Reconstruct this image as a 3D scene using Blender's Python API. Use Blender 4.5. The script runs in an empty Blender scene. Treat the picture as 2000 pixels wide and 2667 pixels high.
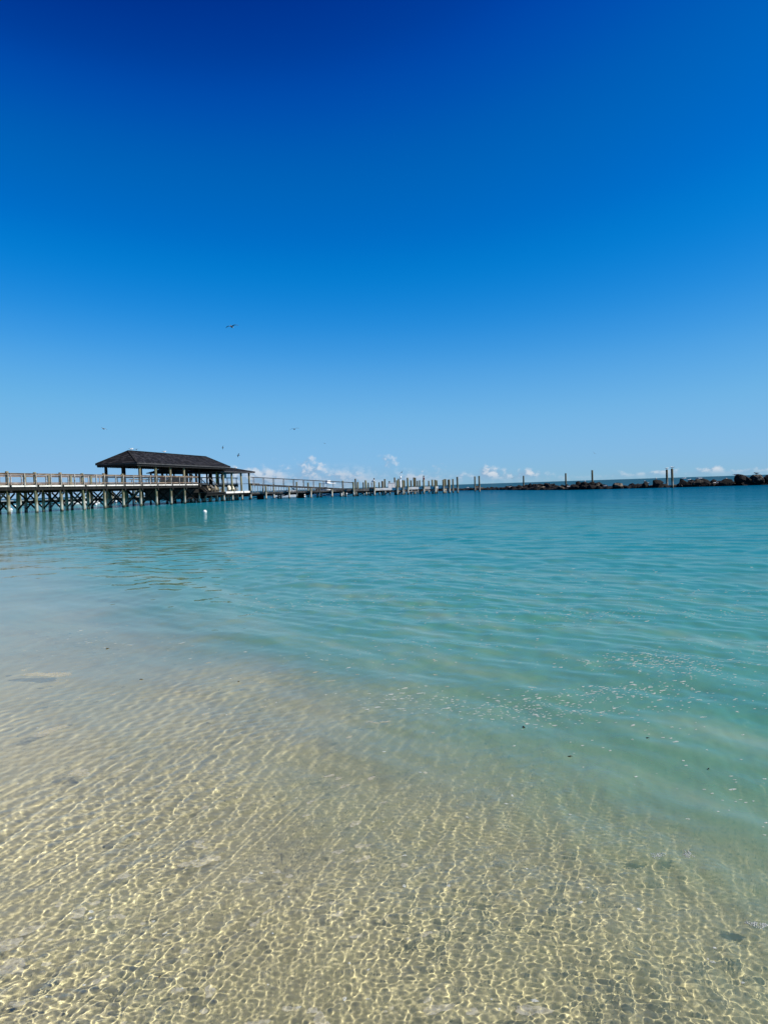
import bpy, bmesh, math, random
import numpy as np
from mathutils import Vector, Matrix, Euler

R = math.radians
sc = bpy.context.scene
COL = sc.collection

# ------------------------------------------------------------------ camera
cam = bpy.data.cameras.new('camera')
cam_o = bpy.data.objects.new('camera', cam)
COL.objects.link(cam_o)
sc.camera = cam_o
cam.sensor_fit = 'VERTICAL'
cam.sensor_height = 36.0
cam.lens = 27.05
cam.clip_start = 0.05
cam.clip_end = 120000
cam_o.matrix_world = (Matrix.Translation((0, 0, 1.4)) @ Matrix.Rotation(R(90 - 1.87), 4, 'X')
                      @ Matrix.Rotation(R(-1.84), 4, 'Z'))

# ------------------------------------------------------------------ sun + sky
SUN_EL, SUN_AZ = R(42), R(103)
sun = bpy.data.lights.new('sun', 'SUN')
sun.energy = 5.0
sun.angle = R(0.5)
sun.color = (1.0, 0.94, 0.84)
sun.cycles.is_caustics_light = True          # real refracted sunlight through the water
sun_o = bpy.data.objects.new('sun', sun)
COL.objects.link(sun_o)
sun_dir = Vector((math.sin(SUN_AZ) * math.cos(SUN_EL), math.cos(SUN_AZ) * math.cos(SUN_EL), math.sin(SUN_EL)))
sun_o.rotation_euler = sun_dir.to_track_quat('Z', 'Y').to_euler()
sun_o.location = (60, 0, 80)


class NT:
    """small helper for node trees"""
    def __init__(self, nt):
        self.nt = nt

    def n(self, typ, ins=None, **props):
        nd = self.nt.nodes.new(typ)
        for k, v in props.items():
            setattr(nd, k, v)
        for k, v in (ins or {}).items():
            if isinstance(v, bpy.types.NodeSocket):
                self.nt.links.new(v, nd.inputs[k])
            else:
                nd.inputs[k].default_value = v
        return nd

    def m(self, op, a, b=0.0, c=None, clamp=False):
        ins = {0: a, 1: b}
        if c is not None:
            ins[2] = c
        return self.n('ShaderNodeMath', ins, operation=op, use_clamp=clamp).outputs[0]

    def step(self, v, a, b, lo=0.0, hi=1.0):
        return self.n('ShaderNodeMapRange', {0: v, 1: a, 2: b, 3: lo, 4: hi}, interpolation_type='SMOOTHSTEP').outputs[0]

    def mixc(self, f, a, b):
        nd = self.n('ShaderNodeMix', data_type='RGBA')
        for idx, v in ((0, f), (6, a), (7, b)):
            if isinstance(v, bpy.types.NodeSocket):
                self.nt.links.new(v, nd.inputs[idx])
            else:
                nd.inputs[idx].default_value = v if idx == 0 else (*v, 1.0)[:4]
        return nd.outputs[2]

    def noise(self, vec, scale, detail=3.0, rough=0.5, dims='3D', w=None):
        nd = self.n('ShaderNodeTexNoise', {'Scale': scale, 'Detail': detail, 'Roughness': rough}, noise_dimensions=dims)
        if vec is not None:
            self.nt.links.new(vec, nd.inputs['Vector'])
        return nd.outputs[0]

    def ramp(self, f, stops):
        nd = self.n('ShaderNodeValToRGB', {0: f})
        el = nd.color_ramp.elements
        while len(el) < len(stops):
            el.new(0.5)
        for e, (p, c) in zip(el, stops):
            e.position = p
            e.color = (*c, 1.0)
        return nd.outputs[0]


world = bpy.data.worlds.new('World')
sc.world = world
world.use_nodes = True
world.node_tree.nodes.clear()
W = NT(world.node_tree)
sky = W.n('ShaderNodeTexSky', sky_type='NISHITA', sun_disc=False)
sky.sun_elevation = SUN_EL
sky.sun_rotation = SUN_AZ
sky.air_density = 1.0
sky.dust_density = 0.0
sky.ozone_density = 6.0
SKY_GAIN = 1.0
scaled = W.n('ShaderNodeVectorMath', {0: sky.outputs[0], 'Scale': 0.1 * SKY_GAIN}, operation='SCALE').outputs[0]
crv = W.n('ShaderNodeRGBCurve', {'Color': scaled})
CURVES = [  # clear tropical air: deeper blue overhead than the model gives
    [(0, 0), (.110, 0.0), (.130, .001), (.153, .011), (.184, .042), (.223, .09), (.27, .135), (.314, .167), (.4, .203), (.491, .228), (.59, .25), (1, .36)],
    [(0, 0), (.12, .012), (.148, .042), (.165, .076), (.188, .118), (.22, .153), (.246, .195), (.283, .241), (.332, .305), (.386, .372), (.44, .422), (.491, .457), (.61, .49), (.72, .505), (1, .6)],
    [(0, 0), (.2, .06), (.31, .32), (.337, .42), (.386, .50), (.451, .615), (.503, .69), (.546, .735), (.584, .765), (.63, .785), (.7, .79), (1, .85)],
]
for ci, pts in enumerate(CURVES):
    c = crv.mapping.curves[ci]
    while len(c.points) < len(pts):
        c.points.new(.5, .5)
    for p, (x, y) in zip(c.points, pts):
        p.location = (x, y)
        p.handle_type = 'AUTO_CLAMPED'
crv.mapping.update()
back = W.n('ShaderNodeVectorMath', {0: crv.outputs[0], 'Scale': 10.0}, operation='SCALE').outputs[0]
# fair-weather cumulus low over the horizon, all the way round
tc = W.n('ShaderNodeTexCoord')
sp = W.n('ShaderNodeSeparateXYZ', {0: tc.outputs['Generated']})
az = W.m('ARCTAN2', sp.outputs[0], sp.outputs[1])
el = W.m('ARCSINE', sp.outputs[2])
cv = W.n('ShaderNodeCombineXYZ', {0: W.m('MULTIPLY', az, 1.0), 1: W.m('MULTIPLY', el, 1.35), 2: 3.7}).outputs[0]
big = W.noise(W.n('ShaderNodeCombineXYZ', {0: az, 1: 0.0, 2: 7.15}).outputs[0], 7.0, 2.0)
puff = W.noise(cv, 26.0, 8.0, 0.62)
puff2 = W.noise(W.n('ShaderNodeVectorMath', {0: cv, 1: (0.006, 0.004, 0)}, operation='ADD').outputs[0], 26.0, 8.0, 0.62)
swell = W.m('EXPONENT', W.m('MULTIPLY', W.m('POWER', W.m('DIVIDE', W.m('ADD', az, .09), .20), 2.0), -1.0))
top = W.m('ADD', W.m('MULTIPLY_ADD', W.m('SUBTRACT', big, 0.5), 0.012, 0.009), W.m('MULTIPLY', swell, 0.027))
hgt = W.m('DIVIDE', el, W.m('MAXIMUM', top, 0.006))
thr = W.m('MULTIPLY_ADD', hgt, 0.24, 0.30)
dens = W.step(W.m('SUBTRACT', puff, thr), -0.02, 0.16)
dens = W.m('MULTIPLY', dens, W.step(el, 0.001, 0.012, 0.25, 1.0))
bank = W.m('MULTIPLY', W.m('MULTIPLY', W.step(hgt, .25, 1.0, 1.0, 0.0), swell), W.step(puff, .28, .58, .2, .85))
dens = W.m('MAXIMUM', dens, bank)
lit = W.step(W.m('SUBTRACT', puff, puff2), -0.05, 0.06)
lit = W.m('MULTIPLY', lit, W.step(hgt, 0.2, 0.9, 0.35, 1.0))
ccol = W.mixc(lit, (2.7, 4.2, 6.1), (7.4, 7.7, 8.2))
skyc = W.mixc(W.m('MULTIPLY', dens, 0.8), (0, 0, 0), ccol)
mixn = skyc.node
W.nt.links.new(back, mixn.inputs[6])
bg = W.n('ShaderNodeBackground', {'Color': skyc, 'Strength': 0.0757})
W.n('ShaderNodeOutputWorld', {0: bg.outputs[0]})

# ------------------------------------------------------------------ exposure / engine
vs = sc.view_settings
vs.view_transform = 'Standard'
vs.look = 'None'
vs.exposure = 0.40
vs.gamma = 1.0
vs.use_curve_mapping = False
cy = sc.cycles
cy.use_denoising = True
cy.max_bounces = 6
cy.diffuse_bounces = 2
cy.glossy_bounces = 3
cy.transmission_bounces = 4
cy.transparent_max_bounces = 6
cy.caustics_reflective = False
cy.caustics_refractive = True
cy.sample_clamp_indirect = 6.0
cy.use_adaptive_sampling = True
cy.adaptive_threshold = 0.02

# ================================================================== helpers
def tag(o, label=None, cat=None, group=None, kind=None):
    if label: o['label'] = label
    if cat: o['category'] = cat
    if group: o['group'] = group
    if kind: o['kind'] = kind
    return o


def empty(name, loc, rz=0.0, label=None, cat=None, group=None):
    o = bpy.data.objects.new(name, None)
    o.empty_display_size = 0.3
    COL.objects.link(o)
    o.location = loc
    o.rotation_euler = (0, 0, rz)
    return tag(o, label, cat, group)


def link(name, me, parent=None, loc=None, rot=None, scale=None):
    o = bpy.data.objects.new(name, me)
    COL.objects.link(o)
    o.parent = parent
    if loc is not None: o.location = loc
    if rot is not None: o.rotation_euler = rot
    if scale is not None: o.scale = scale
    return o


class MB:
    """collects boxes, bars, tubes and discs of one part"""
    def __init__(self):
        self.v, self.f = [], []

    def add(self, vs_, fs_):
        b = len(self.v)
        self.v += [tuple(p) for p in vs_]
        self.f += [tuple(i + b for i in q) for q in fs_]
        return self

    def box(self, x0, x1, y0, y1, z0, z1):
        p = [(x, y, z) for x in (x0, x1) for y in (y0, y1) for z in (z0, z1)]
        return self.add(p, [(0, 1, 3, 2), (4, 6, 7, 5), (0, 4, 5, 1), (2, 3, 7, 6), (0, 2, 6, 4), (1, 5, 7, 3)])

    def bar(self, a, b, w, h, up=(0, 0, 1)):
        a, b = Vector(a), Vector(b)
        d = (b - a).normalized()
        s = d.cross(Vector(up))
        s = s.normalized() if s.length > 1e-4 else Vector((1, 0, 0))
        t = s.cross(d).normalized()
        p = [q + s * i * w / 2 + t * j * h / 2 for q in (a, b) for i in (-1, 1) for j in (-1, 1)]
        return self.add(p, [(0, 1, 3, 2), (4, 6, 7, 5), (0, 4, 5, 1), (2, 3, 7, 6), (0, 2, 6, 4), (1, 5, 7, 3)])

    def tube(self, pts, rad, n=8):
        pts = [Vector(p) for p in pts]
        rad = rad if isinstance(rad, (list, tuple)) else [rad] * len(pts)
        vs_, fs_ = [], []
        for i, p in enumerate(pts):
            d = (pts[min(i + 1, len(pts) - 1)] - pts[max(i - 1, 0)]).normalized()
            s = d.cross(Vector((0, 1, 0.01)))
            s = s.normalized() if s.length > 1e-3 else Vector((1, 0, 0))
            t = d.cross(s).normalized()
            for k in range(n):
                a = 2 * math.pi * k / n
                vs_.append(p + (s * math.cos(a) + t * math.sin(a)) * rad[i])
        for i in range(len(pts) - 1):
            for k in range(n):
                k2 = (k + 1) % n
                fs_.append((i * n + k, i * n + k2, (i + 1) * n + k2, (i + 1) * n + k))
        fs_.append(tuple(reversed(range(n))))
        fs_.append(tuple(range((len(pts) - 1) * n, len(pts) * n)))
        return self.add(vs_, fs_)

    def mesh(self, name, mat, smooth=False):
        me = bpy.data.meshes.new(name)
        me.from_pydata(self.v, [], self.f)
        bm = bmesh.new()
        bm.from_mesh(me)
        bmesh.ops.recalc_face_normals(bm, faces=bm.faces)
        bm.to_mesh(me)
        bm.free()
        if mat: me.materials.append(mat)
        if smooth: me.shade_smooth()
        return me

    def build(self, name, mat, parent=None, smooth=False, loc=None, rot=None):
        return link(name, self.mesh(name, mat, smooth), parent, loc, rot)


def grid_mesh(name, X, Y, Z, mat, attrs=None, wrap=False):
    n, m = X.shape
    v = np.stack([X, Y, Z], -1).reshape(-1, 3).astype(np.float32)
    i = np.arange(n * m).reshape(n, m)
    if wrap:
        i = np.concatenate([i, i[:, :1]], 1)
    f = np.stack([i[:-1, :-1], i[:-1, 1:], i[1:, 1:], i[1:, :-1]], -1).reshape(-1, 4).astype(np.int32)
    me = bpy.data.meshes.new(name)
    me.vertices.add(len(v))
    me.vertices.foreach_set('co', v.ravel())
    me.loops.add(f.size)
    me.loops.foreach_set('vertex_index', f.ravel())
    me.polygons.add(len(f))
    me.polygons.foreach_set('loop_start', np.arange(0, f.size, 4, dtype=np.int32))
    me.update(calc_edges=True)
    me.shade_smooth()
    for k, a in (attrs or {}).items():
        at = me.attributes.new(k, 'FLOAT', 'POINT')
        at.data.foreach_set('value', a.ravel().astype(np.float32))
    me.materials.append(mat)
    return me


def new_mat(name):
    m = bpy.data.materials.new(name)
    m.use_nodes = True
    m.node_tree.nodes.clear()
    return m, NT(m.node_tree)


def surf_mat(name, stops, scale=6.0, stretch=(1, 1, 1), rough=0.85, bump=0.15, island=0.0, spec=0.3, detail=5.0):
    """matte material whose colour wanders between the stops"""
    m, N = new_mat(name)
    geo = N.n('ShaderNodeNewGeometry')
    tc_ = N.n('ShaderNodeTexCoord')
    oi = N.n('ShaderNodeObjectInfo')
    off = N.n('ShaderNodeVectorMath', {0: tc_.outputs['Object'], 1: N.n('ShaderNodeCombineXYZ', {0: N.m('MULTIPLY', oi.outputs['Random'], 37.0), 1: 0.0, 2: 0.0}).outputs[0]}, operation='ADD').outputs[0]
    vec = N.n('ShaderNodeMapping', {0: off, 3: stretch}).outputs[0]
    nz = N.noise(vec, scale, detail, 0.6)
    f = nz
    if island:
        f = N.m('ADD', f, N.m('MULTIPLY_ADD', geo.outputs['Random Per Island'], island, -island / 2))
    f = N.step(f, 0.28, 0.72)
    c = N.ramp(f, stops)
    b = N.n('ShaderNodeBsdfPrincipled', {'Base Color': c, 'Roughness': rough, 'Specular IOR Level': spec})
    if bump:
        bn = N.n('ShaderNodeBump', {'Strength': bump, 'Distance': 0.05, 'Height': N.noise(vec, scale * 3, 4.0)})
        N.nt.links.new(bn.outputs[0], b.inputs['Normal'])
    N.n('ShaderNodeOutputMaterial', {0: b.outputs[0]})
    return m


# ------------------------------------------------------------------ materials
M = {}
M['grey_wood'] = surf_mat('weathered_grey_wood', [(0, (.05, .045, .038)), (.5, (.115, .10, .085)), (1, (.22, .20, .175))], 5, (1, 1, .15))
M['pale_wood'] = surf_mat('sun_bleached_wood', [(0, (.15, .135, .11)), (.45, (.34, .31, .27)), (1, (.56, .53, .48))], 3, (.3, 1, 1))
M['fascia'] = surf_mat('white_edge_board', [(0, (.50, .47, .41)), (.45, (.70, .67, .61)), (1, (.82, .80, .76))], 3, (.3, 1, 1))
M['rail_wood'] = surf_mat('tan_rail_wood', [(0, (.085, .055, .035)), (.5, (.21, .145, .10)), (1, (.36, .275, .20))], 3, (.3, 1, 1))
M['dark_wood'] = surf_mat('shade_dark_wood', [(0, (.004, .004, .0035)), (.5, (.008, .0075, .006)), (1, (.022, .020, .016))], 5, (1, 1, .2))  # near-black, so parts under decks and roofs carry shade in their colour
M['shingle'] = surf_mat('charcoal_shingles', [(0, (.002, .002, .003)), (.72, (.003, .003, .005)), (1, (.022, .021, .024))], 1.2, island=0.75, bump=0.2)
M['trim'] = surf_mat('dark_trim', [(0, (.006, .006, .006)), (1, (.02, .019, .018))], 4)
M['drip'] = surf_mat('grey_eave_board', [(0, (.03, .03, .032)), (1, (.075, .075, .078))], 4)
M['cable'] = surf_mat('steel_cable', [(0, (.18, .19, .2)), (1, (.28, .29, .3))], 4, rough=.5)
M['white'] = surf_mat('white_gelcoat', [(0, (.70, .70, .69)), (1, (.82, .82, .81))], 2, rough=.35, bump=0)
M['canvas'] = surf_mat('tan_canvas', [(0, (.22, .18, .12)), (1, (.36, .31, .22))], 6)
M['cream'] = surf_mat('cream_paint', [(0, (.62, .60, .50)), (1, (.78, .76, .66))], 6)
M['teal'] = surf_mat('teal_paint', [(0, (.0, .16, .17)), (1, (.01, .24, .24))], 6)
M['lime'] = surf_mat('yellow_green_paint', [(0, (.36, .38, .05)), (1, (.50, .50, .10))], 6)
M['glass'] = surf_mat('tinted_glass', [(0, (.01, .015, .02)), (1, (.02, .03, .035))], 4, rough=.1, bump=0, spec=.6)
M['buoy'] = surf_mat('white_buoy', [(0, (.75, .75, .73)), (1, (.85, .85, .84))], 5, rough=.45, bump=0)
M['feather_white'] = surf_mat('white_feathers', [(0, (.62, .62, .61)), (1, (.80, .80, .79))], 14)
M['feather_grey'] = surf_mat('grey_feathers', [(0, (.05, .05, .055)), (1, (.12, .12, .13))], 14)
M['feather_dark'] = surf_mat('dark_feathers', [(0, (.008, .008, .009)), (1, (.02, .02, .02))], 14)
M['beak'] = surf_mat('orange_beak', [(0, (.5, .2, .03)), (1, (.6, .3, .05))], 14)
M['skin'] = surf_mat('skin', [(0, (.28, .15, .09)), (1, (.36, .20, .12))], 14, bump=0)
M['hair'] = surf_mat('dark_hair', [(0, (.008, .006, .005)), (1, (.02, .015, .012))], 14)
M['seaweed'] = surf_mat('dark_seaweed', [(0, (.012, .010, .006)), (1, (.05, .03, .012))], 30)


def cloth(name, c):
    return surf_mat(name, [(0, tuple(x * .8 for x in c)), (1, c)], 8, bump=.1)


def piling_mat(name='timber_piling', k=1.0):
    m, N = new_mat(name)
    geo = N.n('ShaderNodeNewGeometry')
    sp_ = N.n('ShaderNodeSeparateXYZ', {0: geo.outputs['Position']})
    oi = N.n('ShaderNodeObjectInfo')
    vec = N.n('ShaderNodeMapping', {0: geo.outputs['Position'], 3: (1, 1, .12)}).outputs[0]
    nz = N.noise(vec, 7.0, 5.0, .6)
    blot = N.noise(geo.outputs['Position'], 2.2, 3.0)
    base = N.ramp(N.step(nz, .28, .72), [(0, (.07 * k, .07 * k, .04 * k)), (.5, (.155 * k, .16 * k, .09 * k)), (1, (.27 * k, .27 * k, .17 * k))])
    warm = N.mixc(N.m('MULTIPLY', oi.outputs['Random'], .5), base, (.20 * k, .16 * k, .11 * k))
    z = N.m('ADD', sp_.outputs[2], N.m('MULTIPLY_ADD', blot, .9, -.45))
    band = N.m('MULTIPLY', N.step(z, .12, .35), N.step(z, .55, 1.25, 1.0, 0.0))
    c = N.mixc(N.m('MULTIPLY', band, .75 * k), warm, (.58, .55, .47))      # barnacle and salt band
    c = N.mixc(N.step(z, .0, .16, 1.0, 0.0), c, (.035, .035, .028))     # weed at the waterline
    b = N.n('ShaderNodeBsdfPrincipled', {'Base Color': c, 'Roughness': .85, 'Specular IOR Level': .25})
    bn = N.n('ShaderNodeBump', {'Strength': .3, 'Distance': .03, 'Height': nz})
    N.nt.links.new(bn.outputs[0], b.inputs['Normal'])
    N.n('ShaderNodeOutputMaterial', {0: b.outputs[0]})
    return m


M['piling'] = piling_mat()
M['shaded_piling'] = piling_mat('shaded_dark_piling', .55)  # darker copy of the timber; the poles' shaded sides are in its colour

# ================================================================== the sea
# bathymetry: the beach lies behind and to the left, the bottom falls away along (0.85, 0.53)
NS = (0.85, 0.53)


def seabed_depth(x, y):
    s = NS[0] * x + NS[1] * y
    c = -NS[1] * x + NS[0] * y                  # along the shore
    s = s + 0.35 * np.sin(c * 0.9 + 1.0) + 0.22 * np.sin(c * 2.1 + s * 0.4) + 0.12 * np.sin(c * 4.3 - s * 1.3 + 2)
    d = np.interp(s, [-40, -6, -1.6, 0, 1.6, 2.7, 4.0, 6.5, 12, 30, 70, 160, 600],
                  [-3.0, -.6, .068, .080, .076, .088, .17, .55, 1.2, 2.0, 2.8, 4.5, 9])
    d = d + .14 * np.clip((c - 2.9) / 2.6, 0, 1) * np.clip((s + 5) / 3, 0, 1)      # a slightly deeper hollow along the beach
    # sand ripples and low bars
    return d + 0.012 * np.sin(s * 5.0 + 1.2 * np.sin(c * 1.3)) * np.clip(d * 2, 0, 1) + 0.006 * np.sin(c * 11 + 2 * np.sin(s * 3))


def optical_depth(x, y):
    """how much stirred-up water one looks through, in metres of it"""
    s = NS[0] * x + NS[1] * y
    c = -NS[1] * x + NS[0] * y
    s = s + 0.13 * np.sin(c * 0.9 + 1.0) + 0.11 * np.sin(c * 2.1 + s * 0.4) + 0.06 * np.sin(c * 4.3 - s * 1.3 + 2)
    return np.interp(s, [-6, -1.6, 0, 1.1, 1.95, 2.55, 3.15, 4.1, 6.5, 12, 30, 70, 160, 600],
                     [0, .02, .08, .15, .23, .40, .58, .74, .92, 1.3, 2.0, 2.8, 4.5, 9])


rng = np.random.default_rng(11)
WAVES = []          # (kx, ky, amplitude, phase, wavelength)


def waves(n, l0, l1, slope, mean, spread):
    for _ in range(n):
        lam = l0 * (l1 / l0) ** rng.random()
        an = rng.normal(mean, spread)
        k = 2 * math.pi / lam
        a = slope * math.sqrt(2.0 / n) / k
        WAVES.append((k * math.cos(an), k * math.sin(an), a, rng.random() * 6.283, lam))


waves(60, .0145, .040, .088, -.28, 1.0)      # capillary ripples that focus the sunlight
waves(24, .040, .15, .078, -.28, .7)
waves(24, .15, .45, .066, .50, .8)
waves(28, .45, 1.3, .050, .85, .7)          # wind wavelets
waves(18, 1.3, 3.8, .020, .65, .6)
waves(8, 4.0, 9.0, .006, .56, .3)           # lazy swell


def ripple_mods(x, y):
    """patches of livelier and calmer ripples; flatter water close to the beach"""
    s = NS[0] * x + NS[1] * y
    n1 = np.sin(2.3 * x + 1.1 * y + .7) * np.sin(1.3 * y - 1.7 * x + 2.1) + .6 * np.sin(4.1 * y + 2.9 * x + 1.0) * np.sin(3.3 * x - 1.2 * y)
    n2 = np.sin(3.1 * x - 1.4 * y + 4.0) * np.sin(2.2 * y + .9 * x + .4) + .6 * np.sin(5.3 * x + 3.7 * y + 2.0) * np.sin(4.4 * y - 2.0 * x)
    c = -NS[1] * x + NS[0] * y
    lull = 1 - .6 * np.clip((c - 2.5) / 3, 0, 1) * np.clip((3.6 - s) / 2, 0, 1)
    fade = np.clip(1.08 - .17 * s, .45, 1.1) * np.clip(1.25 - .16 * c, .22, 1.0)
    return (np.clip(.9 + .5 * n1, .3, 1.2) * fade, np.clip(.9 + .5 * n2, .3, 1.2) * fade, np.clip(.20 + .13 * s, .30, .88) * lull)


def wave_z(x, y, cell=0.004):
    z = np.zeros_like(x)
    cmin = np.min(cell)
    pa, pb, calm = ripple_mods(x, y)
    need = 2.7 + np.clip((np.hypot(x, y) - 3.0) / 2.0, 0, 1) * 1.3
    for q, (kx, ky, a, ph, lam) in enumerate(WAVES):
        if lam / cmin < 2.7: continue            # too short for the mesh out here
        g = np.clip((lam / cell - need) / 2.2, 0, 1) * (((pa, pb)[q % 2]) if lam < .15 else calm if lam < 1.3 else 1.0)
        z += a * g * np.sin(kx * x + ky * y + ph)
    return z


def water_mat():
    m, N = new_mat('sea_water')
    geo = N.n('ShaderNodeNewGeometry')
    pos = geo.outputs['Position']
    dep = N.n('ShaderNodeAttribute', attribute_name='depth').outputs['Fac']
    murk = N.n('ShaderNodeAttribute', attribute_name='murk').outputs['Fac']
    sx = N.n('ShaderNodeSeparateXYZ', {0: pos})
    # coordinates along and across the shore
    s = N.m('ADD', N.m('MULTIPLY', sx.outputs[0], NS[0]), N.m('MULTIPLY', sx.outputs[1], NS[1]))
    c = N.m('ADD', N.m('MULTIPLY', sx.outputs[0], -NS[1]), N.m('MULTIPLY', sx.outputs[1], NS[0]))
    shore = N.n('ShaderNodeCombineXYZ', {0: N.m('MULTIPLY', c, .28), 1: s, 2: 0.0}).outputs[0]
    silt = N.noise(shore, 1.5, 4.0, .55)                    # stirred-up sand in streaks along the shore
    silt2 = N.noise(shore, .35, 3.0, .5)
    k = N.m('MULTIPLY_ADD', silt, 4.4, .3)
    turb = N.m('SUBTRACT', 1.0, N.m('EXPONENT', N.m('MULTIPLY', N.m('POWER', N.m('MAXIMUM', murk, 0.0), 1.45), N.m('MULTIPLY', k, -1.25))))
    dd = N.m('MULTIPLY_ADD', N.m('SUBTRACT', silt2, .5), .5, dep)
    dn = N.step(dd, 0.0, 1.0)
    tint = N.ramp(N.m('DIVIDE', dd, 5.0, clamp=True),
                  [(0.0, (.30, .305, .155)), (.042, (.27, .32, .17)), (.095, (.150, .285, .165)), (.16, (.075, .25, .17)),
                   (.27, (.018, .190, .178)), (.45, (.003, .108, .18)), (.7, (.000, .062, .135)), (1.0, (.0, .055, .10))])
    tint = N.mixc(N.m('MULTIPLY', N.step(silt, .46, .70), N.step(dep, .25, 1.7, .75, .0)), tint, (.25, .33, .215))
    # fine chop that the mesh is too coarse to carry far out
    dist = N.m('POWER', N.m('ADD', N.m('POWER', sx.outputs[0], 2.0), N.m('POWER', sx.outputs[1], 2.0)), .5)
    w1 = N.noise(N.n('ShaderNodeMapping', {0: pos, 2: (0, 0, .5), 3: (1.0, .6, 1)}).outputs[0], 4.2, 4.0, .55)
    w2 = N.noise(N.n('ShaderNodeMapping', {0: pos, 2: (0, 0, .2), 3: (.8, .5, 1)}).outputs[0], .8, 3.0, .5)
    gust = N.noise(N.n('ShaderNodeMapping', {0: pos, 3: (.5, 1.0, 1)}).outputs[0], .09, 3.0, .5)
    hgt_ = N.m('ADD', N.m('MULTIPLY', w1, .034), N.m('MULTIPLY', w2, .05))
    amt = N.m('MULTIPLY', N.step(dist, 6.0, 40.0), N.step(gust, .3, .7, .55, 1.0))
    bn = N.n('ShaderNodeBump', {'Strength': amt, 'Distance': 1.0, 'Height': hgt_}).outputs[0]
    glass = N.n('ShaderNodeBsdfGlass', {'Roughness': 0.0, 'IOR': 1.33, 'Normal': bn})
    diff = N.n('ShaderNodeBsdfDiffuse', {'Color': tint, 'Normal': bn})
    glos = N.n('ShaderNodeBsdfGlossy', {'Roughness': .04, 'Normal': bn})
    fr = N.n('ShaderNodeFresnel', {'IOR': 1.33, 'Normal': bn})
    refl = N.m('MULTIPLY', fr.outputs[0], N.step(dep, .5, 2.6, 1.0, .17))   # choppier, so less mirror-like, offshore
    body = N.n('ShaderNodeMixShader', {0: refl, 1: diff.outputs[0], 2: glos.outputs[0]})
    fin = N.n('ShaderNodeMixShader', {0: turb, 1: glass.outputs[0], 2: body.outputs[0]})
    N.n('ShaderNodeOutputMaterial', {0: fin.outputs[0]})
    return m


def sand_mat():
    m, N = new_mat('sea_sand')
    geo = N.n('ShaderNodeNewGeometry')
    pos = geo.outputs['Position']
    n1 = N.noise(pos, 1.4, 4.0, .6)
    n2 = N.noise(pos, 9.0, 5.0, .65)
    n3 = N.noise(pos, 160.0, 2.0, .5)
    c = N.ramp(N.step(n1, .3, .7), [(0, (.66, .61, .345)), (1, (.775, .72, .42))])
    c = N.mixc(N.m('MULTIPLY', N.step(n2, .52, .75), .45), c, (.52, .48, .32))
    c = N.mixc(N.m('MULTIPLY', N.step(n3, .45, .7), .3), c, (.76, .69, .54))
    b = N.n('ShaderNodeBsdfDiffuse', {'Color': c, 'Roughness': .6})
    bn = N.n('ShaderNodeBump', {'Strength': .12, 'Distance': .02, 'Height': n2})
    N.nt.links.new(bn.outputs[0], b.inputs['Normal'])
    N.n('ShaderNodeOutputMaterial', {0: b.outputs[0]})
    return m


def build_sea():
    fine = np.arange(-.565, .5651, .0017)
    coarse = np.concatenate([np.linspace(.60, math.pi, 44), np.linspace(-math.pi, -.60, 44)[1:]])
    th = np.concatenate([fine, coarse])
    rr = [.25]
    while rr[-1] < 60000:
        r = rr[-1]
        st = (.05 if r < 1.4 else .0017 if r < 3.8 else min(.012, .0017 * (r / 3.8) ** .65) if r < 300 else .05 if r < 2000 else .2)
        rr.append(r * (1 + st))
    rr = np.array(rr)
    T, RR = np.meshgrid(th, rr)
    X, Y = (RR * np.sin(T)).astype(np.float32), (RR * np.cos(T)).astype(np.float32)
    dth = np.abs(np.gradient(th))
    dr = np.gradient(rr)
    cell = np.maximum(np.broadcast_to(dr[:, None], X.shape), RR * dth[None, :])
    cell = np.maximum(cell, .0032).astype(np.float32)
    Z = np.zeros_like(X)
    for i0 in range(0, len(rr), 200):
        sl = slice(i0, i0 + 200)
        Z[sl] = wave_z(X[sl], Y[sl], cell[sl])
    D = optical_depth(X, Y)
    MK = D + np.clip((-NS[1] * X + NS[0] * Y - 4.0) / 18, 0, 1) * .32      # silt drifting along the beach
    me = grid_mesh('sea', X, Y, Z, water_mat(), {'depth': D, 'murk': MK}, wrap=True)
    o = link('sea', me)
    o.cycles.is_caustics_caster = True
    tag(o, 'clear shallow turquoise sea running out to the horizon', 'water', kind='structure')
    # seabed and beach behind the viewer
    rb = np.concatenate([np.linspace(.2, 12, 120), 12 * np.exp(np.arange(.05, math.log(5000), .05))])
    tb = np.linspace(-math.pi, math.pi, 361)[:-1]
    T, RR = np.meshgrid(tb, rb)
    X, Y = RR * np.sin(T), RR * np.cos(T)
    me = grid_mesh('seabed', X, Y, -seabed_depth(X, Y), sand_mat(), wrap=True)
    o = link('seabed', me)
    o.cycles.is_caustics_receiver = True
    tag(o, 'pale sand bottom under the clear shallow water', 'sand', kind='structure')


build_sea()

# ================================================================== boardwalk, pavilion, docks
PO = Vector((-33.1, 68.0, 0))
PA = math.atan2(.981, .196)
PU, PV = Vector((.196, .981, 0)), Vector((-.981, .196, 0))


def pier(t, v, z=0.0):
    return PO + PU * t + PV * v + Vector((0, 0, z))


PIL = {}


def piling_mesh(z0, z1, r=.155, mat='piling'):
    key = (round(z0, 2), round(z1, 2), r, mat)
    if key not in PIL:
        b = MB()
        b.tube([(0, 0, z0), (0, 0, z1 - .03), (0, 0, z1)], [r * 1.05, r * .97, r * .86], 12)
        PIL[key] = b.mesh('piling', M[mat], True)
        for p in PIL[key].polygons:
            if len(p.vertices) > 4: p.use_smooth = False
    return PIL[key]


rnd = random.Random(5)


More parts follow.
